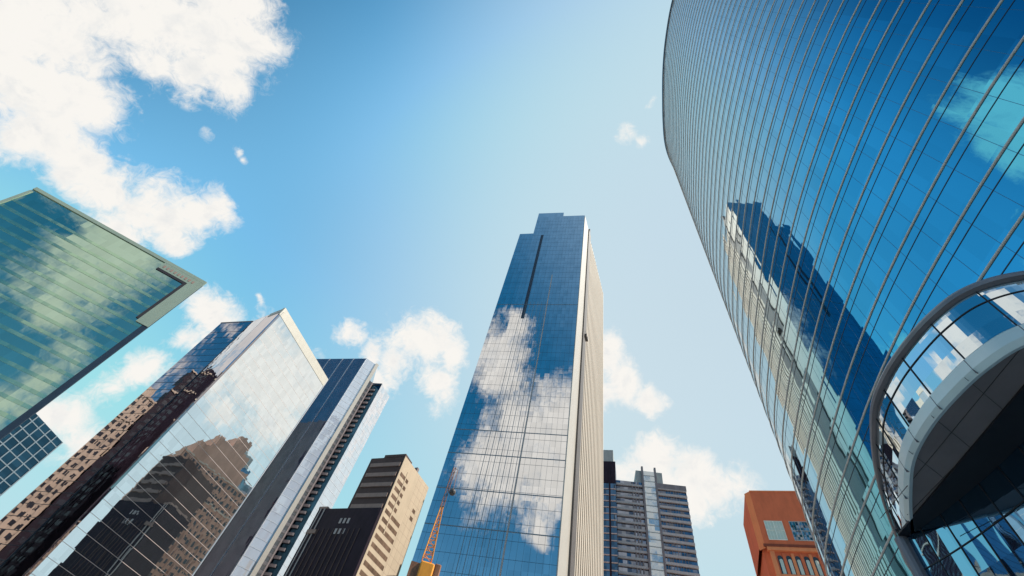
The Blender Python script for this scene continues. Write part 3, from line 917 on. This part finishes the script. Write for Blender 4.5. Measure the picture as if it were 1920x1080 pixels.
fbox('arcade_sill', lowF, 0.6, lowF.L, zc - 9.4, zc - 8.75, -0.3, 0.25, M['brick_light'], H_)
ribs('buttress', lowF, [0.35], 0, zc - 1, -2.0, 0.35, 1.3, M['brick_light'], H_)
link('recess', arch_bm(lowF, 6.6, 8.5, zc - 40, zc - 10.2, -0.35, -0.2, 20), M['window_dark'], H_)
for j in range(4):
    fbox('window', lowF, 13.2 + (j % 2) * 3.2, 14.7 + (j % 2) * 3.2, zc - 12.5 - (j // 2) * 5, zc - 9.2 - (j // 2) * 5, -0.35, -0.24, M['pane_dark'], H_)

# ------------------------------------------------------------------ orange crane in front of the central tower
def lattice(p0, p1, w0, w1, n, t=0.09):
    p0, p1 = Vector(p0), Vector(p1)
    d = (p1 - p0).normalized()
    x = d.cross(Vector((0, 1, 0)) if abs(d.y) < 0.9 else Vector((1, 0, 0))).normalized()
    y = d.cross(x)
    bm_ = bmesh.new()
    def cor(i):
        s = i / n
        c = p0.lerp(p1, s); w = (w0 + (w1 - w0) * s) / 2
        return [c + x * w + y * w, c - x * w + y * w, c - x * w - y * w, c + x * w - y * w]
    for i in range(n):
        a, b = cor(i), cor(i + 1)
        for j in range(4):
            join_bm(bm_, tube_bm([a[j], b[j]], t, 5))
            join_bm(bm_, tube_bm([a[j], b[(j + 1) % 4]], t * 0.6, 4))
            join_bm(bm_, tube_bm([a[j], a[(j + 1) % 4]], t * 0.6, 4))
    return bm_
kx = 0.33
cx, cy = -0.9 * 0.32, 238 * 0.32
CR = empty('orange_crane', (cx, cy, 0), 'orange lattice crane standing before the glass foot of the central tower', 'crane')
link('mast', lattice((cx, cy, 0), (cx, cy, 30.5), 2.0, 2.0, 14, 0.12), M['orange'], CR)
bm = bmesh.new()
add_prism(bm, [(cx - 1.1, cy - 1.1), (cx + 1.1, cy - 1.1), (cx + 1.1, cy + 1.1), (cx - 1.1, cy + 1.1)], 30.5, 33.0)
bmesh.ops.bevel(bm, geom=bm.edges[:], offset=0.2, segments=1, affect='EDGES')
hs = link('machine_house', bm, M['orange'], CR)
bm = bmesh.new()
add_prism(bm, [(cx + 1.1, cy - 0.9), (cx + 2.1, cy - 0.9), (cx + 2.1, cy + 0.5), (cx + 1.1, cy + 0.5)], 31.2, 33.2)
bmesh.ops.bevel(bm, geom=bm.edges[:], offset=0.15, segments=1, affect='EDGES')
link('cab', bm, M['rust'], CR)
bm = bmesh.new()
add_prism(bm, [(cx - 2.5, cy - 0.8), (cx - 1.1, cy - 0.8), (cx - 1.1, cy + 0.8), (cx - 2.5, cy + 0.8)], 30.4, 32.6)
link('counterweight', bm, M['rust'], CR)
link('boom', lattice((cx - 0.3, cy, 33.6), (cx - 0.5, cy - 0.6, 42.0), 1.5, 0.35, 8, 0.09), M['orange'], CR)
link('cable', tube_bm([(cx - 0.3, cy - 0.6, 49.4), (cx + 0.35, cy - 0.6, 49.2), (cx + 0.5, cy - 0.6, 45)], 0.05, 5), M['rust'], CR)
bm = lattice((cx - 0.5, cy - 0.6, 41.9), (cx - 0.35, cy - 0.6, 49.5), 0.55, 0.4, 7, 0.06)
link('jib_tip', bm, M['rust'], CR)
bm = bmesh.new()
bmesh.ops.create_icosphere(bm, subdivisions=2, radius=0.6, matrix=Matrix.Translation((cx + 0.5, cy - 0.6, 44.9)))
link('hook_block', bm, M['groove'], CR)

# ------------------------------------------------------------------ buildings behind the eye, seen in the glass
def masonry(name, label, P, Q, out, depth, H, mat, steps, bay=4.2, fl=4.2, spire=False):
    F = Face(P, Q, out)
    o_ = empty(name, ((P[0] + Q[0]) / 2, (P[1] + Q[1]) / 2, 0), label, 'building')
    body = prism_bm(F.quad(0, F.L, 0, -depth), 0, H, True)
    link('wall', body, mat, o_)
    u0, u1, z = 0, F.L, H
    for du0, du1, dh in steps:
        u0 += du0; u1 -= du1
        link('upper_stage', prism_bm(F.quad(u0, u1, -1, -depth + 1), z, z + dh), mat, o_)
        z += dh
    n = 0
    zz = H - fl
    rest = bmesh.new()
    while zz > 6:
        u = bay * 0.5
        while u < F.L - bay * 0.6:
            if n < 95:
                fbox('window', F, u, u + bay * 0.5, zz, zz + fl * 0.55, -0.05, 0.05, M['window_dark'], o_)
            else:
                F.box(rest, u, u + bay * 0.5, zz, zz + fl * 0.55, -0.05, 0.05)
            n += 1
            u += bay
        zz -= fl
    ro = link('lower_windows', rest, M['window_dark'], o_)
    ro['kind'] = 'stuff'
    levels('cornice', F, [H - 1.0, H - fl * 4], -0.3, F.L + 0.3, 0.8, -0.2, 0.5, M['masonry'], o_)
    ribs('pier', F, [1.0 + i * bay for i in range(int((F.L - 1) / bay))], 0, H - 1.2, 0, 0.45, bay * 0.28, mat, o_)
    return o_
masonry('brown_stepped_building', 'brown stepped masonry building mirrored in the wide wall of the pointed tower', (22, 186), (30, 236), (-100, 190), 26, 140,
        M['masonry_brown'], [(5, 9, 10), (7, 5, 9), (11, 4, 8)], 3.1, 4.2)
masonry('beige_masonry_building', 'beige masonry building with cornice mirrored in the narrow left wall of the pointed tower', (-185, 175), (-187, 200), (0, 180), 20, 133,
        M['masonry'], [(4, 4, 5), (8, 8, 4)], 2.7, 3.8)
masonry('dark_masonry_building', 'dark grey building mirrored in the narrow corner wall of the pointed tower', (-182, 148), (-183, 174.6), (0, 150), 20, 157,
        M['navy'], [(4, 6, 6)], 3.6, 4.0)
masonry('dark_stone_tower', 'dark stone tower mirrored beside the corner seam of the pointed tower', (-196, 208), (-204, 226), (0, 150), 20, 172,
        M['navy'], [(4, 3, 5)], 3.6, 4.0)
masonry('low_dark_building', 'low dark building mirrored at the foot of the wide wall of the pointed tower', (9, 180), (12, 204), (-100, 190), 9, 93,
        M['navy'], [(3, 5, 5), (5, 3, 4)], 4.0, 4.2)
